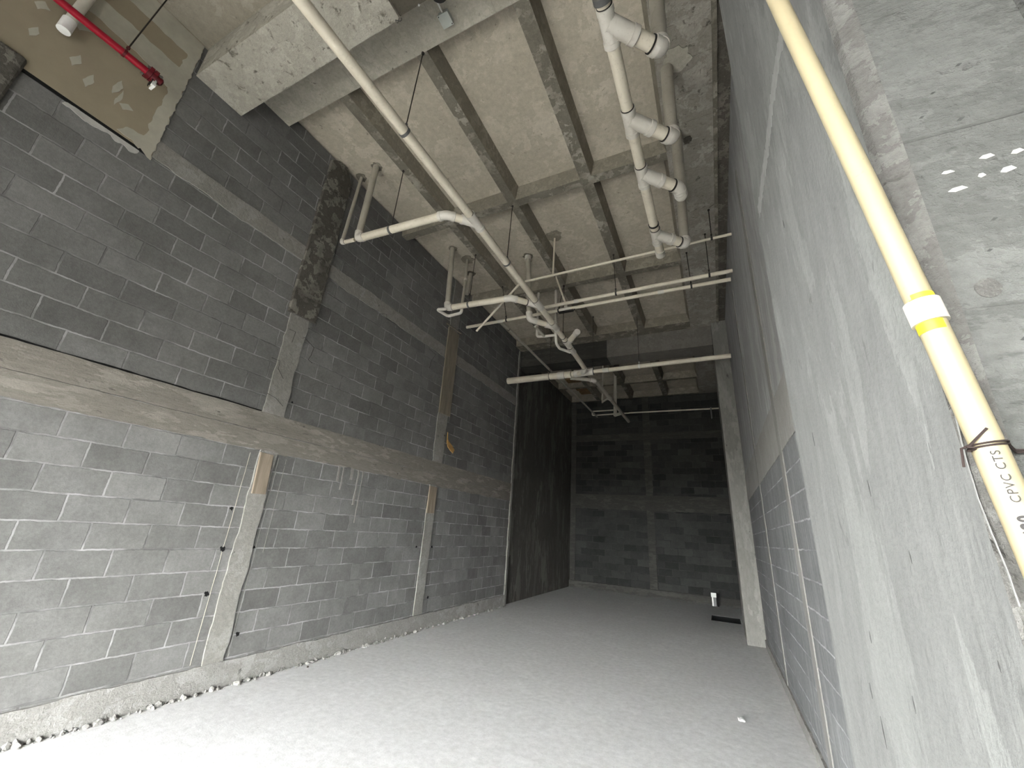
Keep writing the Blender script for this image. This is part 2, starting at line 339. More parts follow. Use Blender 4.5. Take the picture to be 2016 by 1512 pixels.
# strips on walls with ragged edges: plane x = const (left / right) or y = const (back)
def strip(bm, plane, c, thick, a0, a1, lo, hi, jl=0.012, jh=0.006, step=0.06, seed=0.0, vertical=False):
    """a0..a1 along, lo..hi across; thick signed out of the wall"""
    n = max(2, int((a1-a0)/step)); V = []
    for i in range(n+1):
        a = a0 + (a1-a0)*i/n
        l = lo + jl*(fract(a*3.1, seed) + 0.6*fract(a*11, seed+5)); h = hi + jh*(fract(a*3.3, seed+9) + 0.6*fract(a*12, seed+3))
        row = []
        for out in (0, thick):
            for q in (l, h):
                aa, qq = (q, a) if vertical else (a, q)
                row.append(bm.verts.new((c+out, aa, qq) if plane == 'x' else (aa, c+out, qq)))
        V.append(row)
    for A, B in zip(V, V[1:]):
        for i, j in ((2, 3), (3, 1), (1, 0), (0, 2)): bm.faces.new((A[i], A[j], B[j], B[i]))
    for A in (V[0], V[-1]): bm.faces.new((A[0], A[1], A[3], A[2]))

def sstrip(name, mat, label, cat, args, **kw):
    bm = bmesh.new(); strip(bm, *args, **kw); return struct(name, bm, M[mat], label, cat)
E_ = 0.012
sstrip('tie_beam', 'tie', 'lower board of the stained tie beam halfway up the left wall', 'beam', ('x', XL, E_, 0.18, 9.1, 2.245, 2.44), jl=0.03, jh=0.008, seed=1)
sstrip('tie_beam', 'tie', 'upper board of the stained tie beam halfway up the left wall', 'beam', ('x', XL, E_+0.008, 0.18, 9.1, 2.445, 2.655), jl=0.006, jh=0.006, seed=2)
sstrip('tie_beam', 'tie_pale', 'narrow ragged tie beam high on the left wall', 'beam', ('x', XL, E_, 0.18, 9.1, 4.645, 4.855), jl=0.035, jh=0.02, seed=3)
sstrip('baseboard_left', 'curb', 'rough concrete curb along the foot of the left wall', 'curb', ('x', XL, 0.02, 0.18, 9.1, 0.0, 0.225), jl=0.0, jh=0.018, seed=4)
sstrip('tie_column', 'tie_pale', 'near left wall tie column below the stained tie beam', 'column', ('x', XL, 0.016, 0.225, 2.25, 2.765, 2.965), jl=0.022, jh=0.022, step=0.05, seed=5, vertical=True)
sstrip('tie_column', 'tie_pale', 'near left wall tie column just above the stained tie beam', 'column', ('x', XL, 0.018, 2.655, 3.95, 2.675, 2.925), jl=0.02, jh=0.025, step=0.05, seed=6, vertical=True)
sstrip('tie_column', 'tie_pale', 'second left wall tie column below the stained tie beam', 'column', ('x', XL, 0.016, 0.235, 2.25, 5.85, 6.07), jl=0.015, jh=0.018, step=0.05, seed=7, vertical=True)
sstrip('tie_column', 'tie_pale', 'second left wall tie column above the stained tie beam', 'column', ('x', XL, 0.014, 2.655, 6.42, 5.83, 6.12), jl=0.02, jh=0.02, step=0.05, seed=8, vertical=True)
sstrip('tie_column', 'tie_pale', 'thin ragged mortar edge where the left block wall ends', 'column', ('x', XL-0.06, 0.085, 0.0, 6.2, 9.04, 9.13), jl=0.02, jh=0.025, step=0.04, seed=9, vertical=True)
# dark pilaster head with a sloping top
bm = bmesh.new()
yz = [(2.63, 3.91), (3.0, 3.92), (3.0, 6.20), (2.88, 6.42), (2.76, 6.42), (2.63, 6.33)]
f0 = bm.faces.new([bm.verts.new((XL, y, z)) for y, z in yz]); e = bmesh.ops.extrude_face_region(bm, geom=[f0])
bmesh.ops.translate(bm, vec=(0.05, 0, 0), verts=[v for v in e['geom'] if isinstance(v, bmesh.types.BMVert)])
struct('tie_column', bm, M['tie_dark'], 'black stained projecting head of the near left wall tie column', 'column')
# right wall
sstrip('tie_beam', 'right_beam', 'pale tie beam across the right block wall', 'beam', ('x', XR, -0.006, 1.6, 9.1, 2.39, 2.86), jl=0.008, jh=0.006, seed=11)
sstrip('tie_column', 'right_band', 'nearer narrow vertical mortar band on the right wall', 'column', ('x', XR, -0.008, 0.0, 5.6, 4.12, 4.28), jl=0.015, jh=0.015, step=0.05, seed=12, vertical=True)
sstrip('tie_column', 'right_band', 'farther narrow vertical mortar band on the right wall', 'column', ('x', XR, -0.008, 0.0, 5.4, 6.42, 6.55), jl=0.012, jh=0.012, step=0.05, seed=13, vertical=True)
sstrip('baseboard_right', 'curb', 'rough mortar curb along the foot of the right wall', 'curb', ('x', XR, -0.02, 1.6, 9.05, 0.0, 0.12), jl=0, jh=0.02, seed=14)
# back wall
sstrip('tie_beam', 'tie_back', 'lower tie beam across the dark back wall', 'beam', ('y', YB, -0.02, -4.52, 0.56, 2.45, 2.92), jl=0.015, jh=0.006, seed=15)
sstrip('tie_beam', 'tie_back', 'upper tie beam across the dark back wall', 'beam', ('y', YB, -0.02, -4.52, 0.56, 4.74, 4.97), jl=0.02, jh=0.006, seed=16)
sstrip('tie_column', 'tie_back', 'tie column in the middle of the dark back wall', 'column', ('y', YB, -0.025, 0.2, 6.42, -2.0, -1.78), jl=0.015, jh=0.015, seed=17, vertical=True)
sstrip('tie_column', 'tie_back', 'tie column in the left corner of the dark back wall', 'column', ('y', YB, -0.025, 0.2, 6.42, -4.52, -4.34), jl=0.0, jh=0.015, seed=18, vertical=True)
sstrip('baseboard_back', 'tie_back', 'concrete curb along the foot of the back wall', 'curb', ('y', YB, -0.09, -4.52, 0.56, 0.0, 0.20), jl=0.0, jh=0.01, seed=19)

# black strip painting the slot shadow over the stained beam, pale score lines beside the near column, pale drips below the beam
bm = bmesh.new(); strip(bm, 'x', XL, 0.004, 0.18, 2.66, 2.654, 2.672, 0.004, 0.006, 0.05, 21); struct('trim_2', bm, M['black'], 'thin black strip painting the slot shadow along the top of the stained tie beam', 'gap')
for y, z0, z1, lab in ((2.672, 0.25, 2.2, 'left'), (3.005, 0.25, 2.2, 'right'), (3.10, 1.2, 2.2, 'far right')):
    bm = bmesh.new(); strip(bm, 'x', XL, 0.003, z0, z1, y-0.0025, y+0.0025, 0.004, 0.004, 0.05, y, True); struct('trim_3', bm, M['mud' if lab == 'left' else 'tie_pale'], 'thin pale scored line on the ' + lab + ' side of the near lower tie column', 'line')
for y, z0, wd in ((3.95, 1.95, 0.02), (4.22, 1.78, 0.03), (4.30, 1.55, 0.012), (3.88, 2.05, 0.03), (4.10, 2.1, 0.05)):
    bm = bmesh.new(); strip(bm, 'x', XL, 0.005, z0, 2.26, y-wd/2, y+wd/2, 0.01, 0.01, 0.03, y*3, True); struct('mortar_drip', bm, M['tie_pale'], 'pale mortar drip running down from the stained beam, %d cm wide' % round(wd*100), 'drip')

# columns
bm = bmesh.new()
x0, x1, ya, yb, ch = 0.27, 1.25, 0.64, 1.65, 0.032
prof = [(x0, yb), (x0, ya+0.022), (x0+0.006, ya+0.012), (x0+ch, ya), (x1, ya), (x1, yb)]
lo = [bm.verts.new((x, y, 0)) for x, y in prof]; hi = [bm.verts.new((x, y, 6.24)) for x, y in prof]
for i in range(6):
    f = bm.faces.new((lo[i], lo[(i+1) % 6], hi[(i+1) % 6], hi[i])); f.material_index = {0: 0, 1: 2, 2: 2, 3: 1}.get(i, 0)
bm.faces.new(lo); bm.faces.new(hi)
struct('column_right_front', bm, [M['column'], M['column_front'], M['chamfer']], 'big smooth concrete column at the right front', 'column')
COL = bpy.data.objects['column_right_front']
def mark_on(name, plane, c, outline, mat, jit, seed, out):
    bm = bmesh.new(); P = []
    for i, (a, b) in enumerate(outline):
        a2, b2 = outline[(i+1) % len(outline)]; L = math.hypot(a2-a, b2-b); q = max(1, int(L/0.012))
        for k in range(q):
            t = k/q; u, v = a+(a2-a)*t, b+(b2-b)*t; P.append((u + jit*fract(u*60+seed, v*60), v + jit*fract(v*55, u*60+seed)))
    f = bm.faces.new([bm.verts.new((c, *p) if plane == 'x' else (p[0], c, p[1])) for p in P]); e = bmesh.ops.extrude_face_region(bm, geom=[f])
    bmesh.ops.translate(bm, vec=(out, 0, 0) if plane == 'x' else (0, out, 0), verts=[v for v in e['geom'] if isinstance(v, bmesh.types.BMVert)])
    return fin(name, bm, M[mat], COL)
def path_on(name, pts_, wd, mat, seed):            # ragged line on the column's left face (y, z)
    a = [(y - wd/2, z) for y, z in pts_]; b = [(y + wd/2, z) for y, z in reversed(pts_)]
    return mark_on(name, 'x', 0.27, a + b, mat, wd*0.5, seed, -0.0008)
path_on('mortar_line', [(0.649, 1.84), (0.648, 1.80), (0.650, 1.774), (0.656, 1.736), (0.658, 1.714), (0.659, 1.67), (0.654, 1.632), (0.648, 1.60), (0.645, 1.56)], 0.002, 'smear', 1)
def band_on(name, pts_, hgt, mat, seed):
    a = [(y, z - hgt/2) for y, z in pts_]; b = [(y, z + hgt/2) for y, z in reversed(pts_)]
    return mark_on(name, 'x', 0.27, a + b, mat, hgt*0.35, seed, -0.0008)
band_on('pour_line', [(0.80, 2.855), (0.93, 2.875), (1.10, 2.89), (1.28, 2.88), (1.60, 2.893)], 0.055, 'smear', 2)
for k, (y, z, l, t_) in enumerate(((1.276, 1.255, 0.055, 0.004), (1.312, 1.318, 0.03, 0.003), (1.044, 1.367, 0.026, 0.003), (0.722, 1.491, 0.012, 0.002), (1.228, 1.435, 0.022, 0.003), (1.25, 2.545, 0.03, 0.004), (1.02, 1.72, 0.03, 0.002), (1.4, 1.9, 0.04, 0.003), (0.9, 1.60, 0.02, 0.002))):
    mark_on('scratch', 'x', 0.27, [(y, z - l/2), (y + t_, z), (y, z + l/2), (y - t_*0.6, z)], 'scar', 0.001, k, -0.0006)
for k, (x, z, a_, b_) in enumerate(((0.335, 2.110, 0.007, 0.003), (0.339, 2.078, 0.010, 0.004), (0.377, 2.121, 0.008, 0.004), (0.390, 2.092, 0.008, 0.005), (0.405, 2.118, 0.006, 0.004), (0.365, 2.092, 0.004, 0.004))):
    mark_on('paint_fleck', 'y', 0.64, [(x - a_, z - b_*0.3), (x - a_*0.3, z - b_), (x + a_, z - b_*0.2), (x + a_*0.5, z + b_), (x - a_*0.5, z + b_*0.8)], 'flake', 0.0018, k, -0.0008)
for k, (x, z, r_) in enumerate(((0.368, 2.197, 0.003), (0.389, 2.30, 0.0025), (0.352, 2.26, 0.002), (0.331, 2.22, 0.002), (0.36, 2.02, 0.0022), (0.345, 1.85, 0.003), (0.375, 1.80, 0.0025), (0.345, 1.975, 0.002))):
    mark_on('pit', 'y', 0.64, [(x - r_*1.6, z - r_*0.6), (x, z - r_), (x + r_*1.8, z + r_*0.6), (x, z + r_)], 'scar', 0.0005, k, -0.0004)
mark_on('plug', 'y', 0.64, [(0.331 + 0.012*math.cos(a), 1.922 + 0.014*math.sin(a)) for a in [q*math.pi/8 for q in range(16)]], 'chamfer', 0.0012, 3, -0.0012)
bm = bmesh.new(); box(bm, 0.265, XR+0.1, 9.05, 10.0, 0, 6.3)
o = struct('column_right_rear', bm, M['pillar'], 'narrow concrete pillar at the far end of the right wall', 'column')
md = o.modifiers.new('b', 'BEVEL'); md.width = 0.012; md.segments = 2
bm = bmesh.new(); box(bm, -5.0, -4.40, -0.5, 0.175, 0, 4.735)
o = struct('column_left_front', bm, M['tie_dark'], 'brown stained concrete column at the left front', 'column')
md = o.modifiers.new('b', 'BEVEL'); md.width = 0.03; md.segments = 3
bm = bmesh.new(); box(bm, 1.25, 6, 0.95, 1.2, 0, 6.3); box(bm, 0.47, 0.70, -2.4, 0.66, 0, 6.3)  # second box: unseen return wall added to shade the column's front face
struct('wall_front_and_blocker', bm, M['column_front'], 'front wall to the right of the near column, with an unseen return wall added for shade', 'wall')
bm = bmesh.new(); box(bm, -9, 6, -3.4, -3.15, 2.6, 6.7); box(bm, -9.2, -9, -3.4, 1.0, 0, 6.7); box(bm, 6, 6.2, -3.4, 1.0, 0, 6.7)  # unseen panels added to hold back sky light from the upper surfaces
struct('light_blocker', bm, M['column_front'], 'unseen fascia and end walls added behind the viewer to limit the daylight', 'wall')
bm = bmesh.new(); box(bm, -9, -4.6, 0.95, 1.2, 0, 6.3)
struct('wall_front_left', bm, M['column_front'], 'front wall of the neighbouring unit left of the block wall', 'wall')

# ceiling: waffle slab as one mesh, tapered coffers between ribs
XC = [(-4.50, -3.55), (-3.42, -2.41), (-2.28, -1.285), (-1.13, -0.15)]
def waffle(name, ycells, y0, y1, label):
    bm = bmesh.new()
    xcuts = [-4.85]; 
    for a, b in XC: xcuts += [a, b]
    xcuts.append(0.385)
    ycuts = [y0]
    for a, b in ycells: ycuts += [a, b]
    ycuts.append(y1)
    for i in range(len(xcuts)-1):
        for j in range(len(ycuts)-1):
            xa, xb, ya_, yb_ = xcuts[i], xcuts[i+1], ycuts[j], ycuts[j+1]
            if xb-xa < 1e-4 or yb_-ya_ < 1e-4: continue
            cell = (i % 2 == 1) and (j % 2 == 1)
            if not cell:
                f = bm.faces.new([bm.verts.new(p) for p in ((xa, ya_, ZR), (xa, yb_, ZR), (xb, yb_, ZR), (xb, ya_, ZR))])
                f.material_index = 3 if xb > 0.3 else (4 if (j == 0 and y0 < 3) else 2)
            else:
                tx0 = 0.0 if xa < -4.4 else 0.05; t = 0.05
                b = [(xa, ya_), (xa, yb_), (xb, yb_), (xb, ya_)]
                tp = [(xa+tx0, ya_+0.03), (xa+tx0, yb_-0.03), (xb-t, yb_-0.03), (xb-t, ya_+0.03)]
                vb = [bm.verts.new((*p, ZR)) for p in b]; vt = [bm.verts.new((*p, ZS)) for p in tp]
                bm.faces.new(vt).material_index = 0
                for q in range(4): bm.faces.new((vb[q], vb[(q+1) % 4], vt[(q+1) % 4], vt[q])).material_index = 1
    bmesh.ops.remove_doubles(bm, verts=bm.verts, dist=1e-4)
    # top skin
    vs = [bm.verts.new(p) for p in ((-4.85, y0, 6.7), (0.385, y0, 6.7), (0.385, y1, 6.7), (-4.85, y1, 6.7))]; bm.faces.new(vs)
    return tag(fin(name, bm, [M['panel'], M['rib_side'], M['rib'], M['ceil_right'], M['strip']]), label, 'ceiling', None, 'structure')
waffle('ceiling', [(2.0, 4.18), (4.31, 6.52), (6.65, 8.85)], 1.5, 9.2, 'ribbed waffle slab ceiling over the front bay')
waffle('ceiling_rear', [(10.05, 12.4), (12.53, 13.9)], 9.7, 14.1, 'ribbed waffle slab ceiling over the dark rear bay')
bm = bmesh.new(); box(bm, 0.385, 0.43, 1.6, 9.2, 6.225, 6.6); 
struct('ceiling_trim', bm, M['rib'], 'raised concrete lip along the right side of the ceiling', 'trim')
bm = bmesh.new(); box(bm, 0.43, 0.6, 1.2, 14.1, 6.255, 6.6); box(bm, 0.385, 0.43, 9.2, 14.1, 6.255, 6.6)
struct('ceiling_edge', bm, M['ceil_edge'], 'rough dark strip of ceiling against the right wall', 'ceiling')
bm = bmesh.new(); box(bm, -4.95, 0.9, 1.0, 14.3, 6.62, 6.8)
struct('ceiling_slab', bm, M['panel'], 'top of the concrete slab above the ribs', 'ceiling')
bm = bmesh.new(); box(bm, -4.43, -2.13, 1.035, 1.505, 5.80, 6.6)
struct('beam_front', bm, M['beam'], 'deep pitted concrete beam across the front of the ceiling', 'beam')
bm = bmesh.new(); box(bm, -2.13, 0.6, 1.035, 1.50, 5.83, 6.6)
struct('beam_front_right', bm, M['beam_dark'], 'brown right half of the concrete beam across the front', 'beam')
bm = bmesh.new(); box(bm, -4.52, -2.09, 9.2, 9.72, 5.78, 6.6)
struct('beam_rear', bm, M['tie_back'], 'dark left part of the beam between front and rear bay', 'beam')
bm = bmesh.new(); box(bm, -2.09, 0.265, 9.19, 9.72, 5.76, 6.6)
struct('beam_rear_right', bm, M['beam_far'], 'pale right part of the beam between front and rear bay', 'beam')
bm = bmesh.new(); box(bm, -9, 6, -3.2, 1.04, 6.21, 6.7)
struct('ceiling_front', bm, M['panel_front'], 'flat concrete slab of the covered walkway above the viewer', 'ceiling')

# drywall sheet high on the left wall, joint compound on its seams
def ragged(bm, x, outline, thick, mi, step=0.03, jit=0.01, seed=0):
    P = []
    for i, (y, z) in enumerate(outline):
        y2, z2 = outline[(i+1) % len(outline)]; n = max(1, int(math.hypot(y2-y, z2-z)/step))
        for k in range(n):
            t = k/n; yy, zz = y+(y2-y)*t, z+(z2-z)*t
            P.append((yy + jit*fract(yy*17+seed, zz*17), zz + jit*fract(zz*19, yy*19+seed)))
    f = bm.faces.new([bm.verts.new((x, *p)) for p in P]); f.material_index = mi
    e = bmesh.ops.extrude_face_region(bm, geom=[f])
    for g in e['geom']:
        if isinstance(g, bmesh.types.BMFace): g.material_index = mi
        if isinstance(g, bmesh.types.BMVert): g.co.x += thick
    for v in f.verts:
        for ff in v.link_faces: ff.material_index = mi
bm = bmesh.new()
box(bm, XL-0.02, XL+0.016, -1.2, 1.0, 4.655, 6.22)
ragged(bm, XL+0.016, [(0.90, 4.66), (1.005, 4.60), (1.0, 6.2), (0.92, 6.2), (0.90, 5.6)], 0.003, 1, 0.03, 0.022, 1)
ragged(bm, XL+0.016, [(-0.3, 5.52), (0.35, 5.54), (0.72, 5.50), (0.93, 5.42), (0.95, 5.72), (0.5, 5.74), (-0.3, 5.73)], 0.004, 1, 0.05, 0.02, 2)
ragged(bm, XL+0.016, [(-0.3, 5.98), (0.97, 5.94), (0.99, 6.2), (-0.3, 6.2)], 0.004, 1, 0.05, 0.012, 3)
for k, (y, z, a, b) in enumerate([(0.36, 5.02, .035, .07), (0.47, 4.93, .03, .08), (0.62, 5.06, .03, .09), (0.30, 5.35, .05, .05), (0.72, 4.94, .05, .04), (0.12, 5.0, .03, .06), (0.08, 5.25, .04, .05), (0.66, 4.97, .02, .09)]):
    ragged(bm, XL+0.016, [(y-a, z-b*0.3), (y-a*0.2, z-b), (y+a, z+b*0.2), (y+a*0.1, z+b)], 0.003, 1, 0.02, 0.012, 10+k)
ragged(bm, XL+0.016, [(0.74, 4.68), (0.9, 4.66), (1.0, 4.70), (0.93, 4.80), (0.80, 4.76)], 0.004, 1, 0.02, 0.03, 30)
ragged(bm, XL+0.001, [(0.42, 4.60), (0.56, 4.575), (0.76, 4.59), (0.90, 4.57), (0.92, 4.66), (0.7, 4.645), (0.44, 4.65)], 0.006, 2, 0.02, 0.03, 40)
struct('wall_drywall', bm, [M['paper'], M['mud'], M['flake']], 'brown drywall sheet with pale joint compound high on the left wall', 'drywall')
bm = bmesh.new(); box(bm, XL, XL+0.014, 0.17, 0.99, 4.63, 4.655)
struct('trim_1', bm, M['black'], 'black strip painting the shade in the gap below the drywall sheet', 'gap')  # solid black strip painted in for the shade inside the gap

# ------------------------------------------------------------------ main drain line
XM = -2.33; R = 0.05
def mz(y): return 5.025 + (0.09*min(y, 3.5)/3.5) - max(0, y-6.5)*0.04
n = Net('drain_pipe', 'long cream main drain pipe hanging under the left half of the ribbed ceiling with branches', 'drain pipe', (XM, 4.0, 5.1))
Y = (0, 1, 0)
W1, W2, W3, W4, W5 = 3.33, 5.37, 6.16, 6.86, 7.16
def mp(y): return Vector((XM, y, mz(y)))
for a, b in ((0.45, W1-0.16), (W1+0.09, W2-0.16), (W2+0.09, W3-0.16), (W3+0.09, W4-0.16), (W4+0.08, W5-0.13), (W5+0.08, 8.02)):
    n.run([mp(a), mp(b)], R)
# near branch
zb = 5.09
n.wye(mp(W1), Y, (-1, -1, 0), R, back=0.17)
p0 = mp(W1); e1 = Vector((-2.585, 3.045, zb)); e2 = Vector((-3.965, 2.985, zb+0.02)); top = Vector((-4.00, 3.035, ZS))
n.run([p0 + (e1-p0)*0.5, e1 + (p0-e1).normalized()*0.08], R, 'branch_pipe')
n.elbow(p0, e1, e2, R, k=2.0)
n.run([e1 + (e2-e1).normalized()*0.08, e2 + (e1-e2).normalized()*0.1], R, 'branch_pipe')
n.elbow(e1, e2, top, R*0.93, k=2.2)
n.run([e2 + (top-e2).normalized()*0.1, top], 0.045, 'riser', 'pvc_grey')
s2 = Vector((-4.24, 2.965, zb+0.02)); s2t = Vector((-4.355, 3.10, ZS))
n.run([e2 + Vector((-0.06, 0, 0)), s2], 0.026, 'branch_pipe')
n.elbow(e2, s2, s2t, 0.026, k=1.8); n.run([s2, s2t], 0.024, 'riser', 'pvc_grey')
# second branch
n.wye(mp(W2), Y, (-1, -1, 0), R, back=0.17)
p0 = mp(W2); e1 = Vector((-2.66, 4.985, 5.1)); e2 = Vector((-3.835, 4.90, 5.1)); top = Vector((-3.97, 4.995, ZS))
n.run([p0 + (e1-p0)*0.45, e1 + (p0-e1).normalized()*0.08], R, 'branch_pipe')
n.elbow(p0, e1, e2, R, k=2.0); n.run([e1 + (e2-e1).normalized()*0.08, e2 + (e1-e2).normalized()*0.1], R, 'branch_pipe')
n.elbow(e1, e2, top, R, k=2.0); n.run([e2 + (top-e2).normalized()*0.1, top], 0.046, 'riser', 'pvc_grey')
tr = [Vector(p) for p in ((-3.80, 4.82, 5.03), (-3.92, 4.74, 5.0), (-3.87, 5.0, 5.0), (-3.56, 4.965, 5.0), (-3.555, 4.965, 5.15), (-3.88, 5.375, ZS))]
tr[4] = Vector((-3.60, 4.99, 5.12)); tr[3] = Vector((-3.58, 4.975, 5.0))
bmp = fillet(tr[:5], 0.05, 5); n.run(bmp, 0.026, 'trap_pipe', 'fit')
n.run([tr[4], Vector((-3.80, 5.28, 5.9)), tr[5]], 0.026, 'riser', 'pvc_grey')
n.collar((-3.80, 5.28, 5.9), (tr[5]-tr[4]), 0.027, 0.06)
# third branch
n.wye(mp(W3), Y, (-1, -1, 0.05), R, back=0.17)
p0 = mp(W3); e1 = Vector((-2.655, 5.72, 5.1)); top = Vector((-2.745, 5.70, ZS))
n.run([p0 + (e1-p0)*0.4, e1 + (p0-e1).normalized()*0.1], R, 'branch_pipe')
n.elbow(p0, e1, top, R, k=2.8); n.run([e1 + (top-e1).normalized()*0.12, top], 0.047, 'riser', 'pvc_grey')
n.collar(top - Vector((0, 0, 0.04)), (0, 0, 1), 0.052, 0.09, 'fit', 'sleeve')
# capped stub and small trap
n.wye(mp(W4), Y, (1, -1.25, 0), R, back=0.15)
st = Vector((-2.02, 6.45, 5.09)); n.run([mp(W4) + (st-mp(W4))*0.4, st], R, 'stub_pipe')
n.collar(st, st-mp(W4), R, 0.09, 'fit', 'end_cap')
n.wye(mp(W5), Y, (-1, -1.3, 0), R, 0.03, back=0.14)
n.run(fillet([(-2.53, 6.66, ZS), (-2.505, 6.66, 5.24), (-2.505, 6.70, 5.06), (-2.50, 6.88, 5.03), (-2.36, 7.14, 5.04)], 0.05, 4), 0.027, 'trap_pipe', 'fit')
n.run(fillet([(-2.505, 6.66, 5.22), (-2.885, 6.615, 5.22), (-2.90, 6.63, ZS)], 0.06, 5), 0.025, 'branch_pipe', 'fit')
n.run([(-2.745, 6.20, 5.22), (-2.735, 6.63, 5.22)], 0.026, 'branch_pipe', 'pvc_grey')
# downstream elbow into the cross pipe
xe = Vector((-2.335, 8.10, 5.0)); n.elbow(mp(8.0), xe, xe + Vector((-0.3, 0.22, 0.02)), R, k=1.8)
n.run([xe + Vector((-0.06, 0.05, 0)), xe + Vector((-0.19, 0.15, 0.01))], R)

# ------------------------------------------------------------------ large cross drain
n = Net('drain_pipe', 'thick cream horizontal drain pipe crossing the room by the rear beam', 'drain pipe', (-2.0, 8.28, 5.05))
n.run([(-4.36, 8.34, 5.06), (-2.72, 8.315, 5.05)], 0.078)
n.collar((-2.96, 8.32, 5.05), (1, 0, 0), 0.078, 0.16, mark=True)
n.wye((-2.50, 8.305, 5.05), (-1, 0.01, 0), (1, -1, 0.0), 0.07, 0.05, back=0.30)
n.run([(-2.7, 8.315, 5.05), (-2.2, 8.30, 5.05)], 0.066)
n.run([(-2.22, 8.30, 5.05), (0.53, 8.23, 5.05)], 0.046, open_end=True)
n.collar((-1.92, 8.293, 5.05), (1, 0, 0), 0.046, 0.13, mark=True)
n.run(fillet([(-2.75, 8.36, 4.98), (-2.36, 8.62, 4.99), (-2.27, 8.80, 5.0), (-2.20, 12.5, 5.0)], 0.25, 6), 0.045, 'branch_pipe', 'pvc_grey')
n.elbow((-2.5, 8.53, 4.99), (-2.30, 8.68, 4.995), (-2.26, 9.2, 5.0), 0.045, k=1.8)
n.collar((-2.245, 10.1, 5.0), (0, 1, 0), 0.045, 0.16, mark=True)
n.run([(-2.25, 10.06, 5.0), (-2.50, 10.36, 5.0)], 0.026, 'branch_pipe', 'pvc_grey')
n.run([(-2.50, 10.36, 4.97), (-2.47, 10.36, ZS)], 0.022, 'riser', 'pvc_grey')
n.run([(-2.23, 11.55, 5.0), (-2.46, 11.72, 5.0)], 0.045, 'branch_pipe', 'pvc_grey')
n.run([(-2.45, 11.72, 4.98), (-2.42, 11.72, ZS)], 0.05, 'riser', 'pvc_grey')

# ------------------------------------------------------------------ ladder drain on the right
n = Net('drain_pipe', 'cream ladder shaped drain pipe with four elbows under the right side of the ceiling', 'drain pipe', (-0.39, 3.0, 5.25))
def lx(y): return -0.402 + 0.0125*(y-1.8)
def lp(y): return Vector((lx(y), y, 5.25))
RL, RR = 0.053, 0.063
ws = [1.965, 2.80, 3.465, 4.475]
el = [Vector((-0.065, 2.305, 5.25)), Vector((-0.055, 3.14, 5.25)), Vector((-0.042, 3.80, 5.25)), Vector((-0.05, 4.785, 5.25))]
prev = 1.45
for k, (yw, e) in enumerate(zip(ws, el)):
    n.run([lp(prev), lp(yw-0.1)], RL); prev = yw+0.1
    d = (e-lp(yw)).normalized()
    n.wye(lp(yw), (0, -1, 0), d, RL*1.03, RR*0.97, back=0.17)
    n.run([lp(yw) + d*0.2, e], RR*0.94, 'rung_pipe')
    n.collar(e - d*0.085, d, RR*0.93, 0.012, 'mark', 'joint_ring')
    if k == 2:
        e2_ = e + Vector((0.012, 0.14, 0)); n.elbow(lp(yw), e, e2_, RR*0.93, k=1.2)
        t = e2_ + Vector((0.01, 0.06, 1.0)); n.elbow(e, e2_, t, RR*0.93, k=1.1); e = e2_
    tz = Vector((e.x+0.012, e.y + 0.01, ZR if k else 6.26))
    if k != 2: n.elbow(lp(yw), e, tz, RR, k=1.15, mark=False)
    n.run([e + Vector((0, 0, 0.05)), tz], RR*0.95, 'riser', 'pvc_grey')
n.run([lp(prev), lp(4.84)], RL); n.collar(lp(4.86), (0, 1, 0), RL*0.98, 0.11, 'fit', 'end_cap')
n.collar(lp(1.80), (0, 1, 0), RL*1.12, 0.045, 'strap', 'clamp_band')
n.collar(lp(4.28), (0, 1, 0), RL*0.98, 0.025, 'mark', 'clamp_band')

# ------------------------------------------------------------------ small water pipes
n = Net('water_pipe', 'thinnest white water pipe, nearest of three under the ceiling, bent down at its left', 'water pipe', (-1.0, 5.38, 5.67))
n.run([(0.545, 5.35, 5.67), (-2.66, 5.40, 5.67)], 0.019, open_end=False); n.run([(-2.62, 5.40, 5.67), (-2.72, 5.40, 5.66), (-3.52, 5.40, 4.85)], 0.019, 'slanting_pipe', open_end=True)
n.collar((-2.67, 5.40, 5.665), (1, 0, 0.3), 0.021, 0.07, 'fit', 'elbow'); n.run([(-2.115, 5.40, 5.67), (-2.11, 5.41, ZS)], 0.015, 'riser', 'pvc')
n.collar((-3.1, 5.4, 5.275), (1, 0, 1), 0.02, 0.04)
n = Net('water_pipe', 'upper of the paired white water pipes crossing under the ceiling', 'water pipe', (-1.0, 6.02, 5.5))
n.run([(0.555, 6.0, 5.5), (-2.68, 6.06, 5.5)], 0.031, open_end=True); n.collar((-1.9, 6.04, 5.5), (1, 0, 0), 0.031, 0.08)
n = Net('water_pipe', 'lower of the paired white water pipes, its end reaching toward the left wall', 'water pipe', (-1.5, 6.24, 5.5))
n.run([(0.535, 6.23, 5.5), (-4.33, 6.26, 5.5)], 0.030, open_end=True)
n.collar((-0.5, 6.24, 5.5), (1, 0, 0), 0.030, 0.10); n.collar((-2.17, 6.245, 5.5), (1, 0, 0), 0.030, 0.20, 'fit', 'tee_fitting')
n.run([(-2.165, 6.245, 5.5), (-2.165, 6.245, 5.62)], 0.034, 'tee_branch', 'fit')
n.run([(-2.165, 6.245, 5.6), (-2.36, 6.22, 6.2), (-2.20, 5.73, ZS)][:2] + [(-2.37, 6.21, 6.28), (-2.36, 6.2, ZS)], 0.0165, 'riser')
n.collar((-3.53, 6.255, 5.5), (1, 0, 0), 0.03, 0.12, 'fit', 'tee_fitting')
n.run([(-3.53, 6.26, 5.5), (-3.52, 9.0, 5.52), (-3.50, 13.72, 5.56)], 0.028, 'long_branch', 'pvc_grey'); n.collar((-3.53, 6.62, 5.5), (0, 1, 0), 0.028, 0.012, 'mark', 'joint_ring')
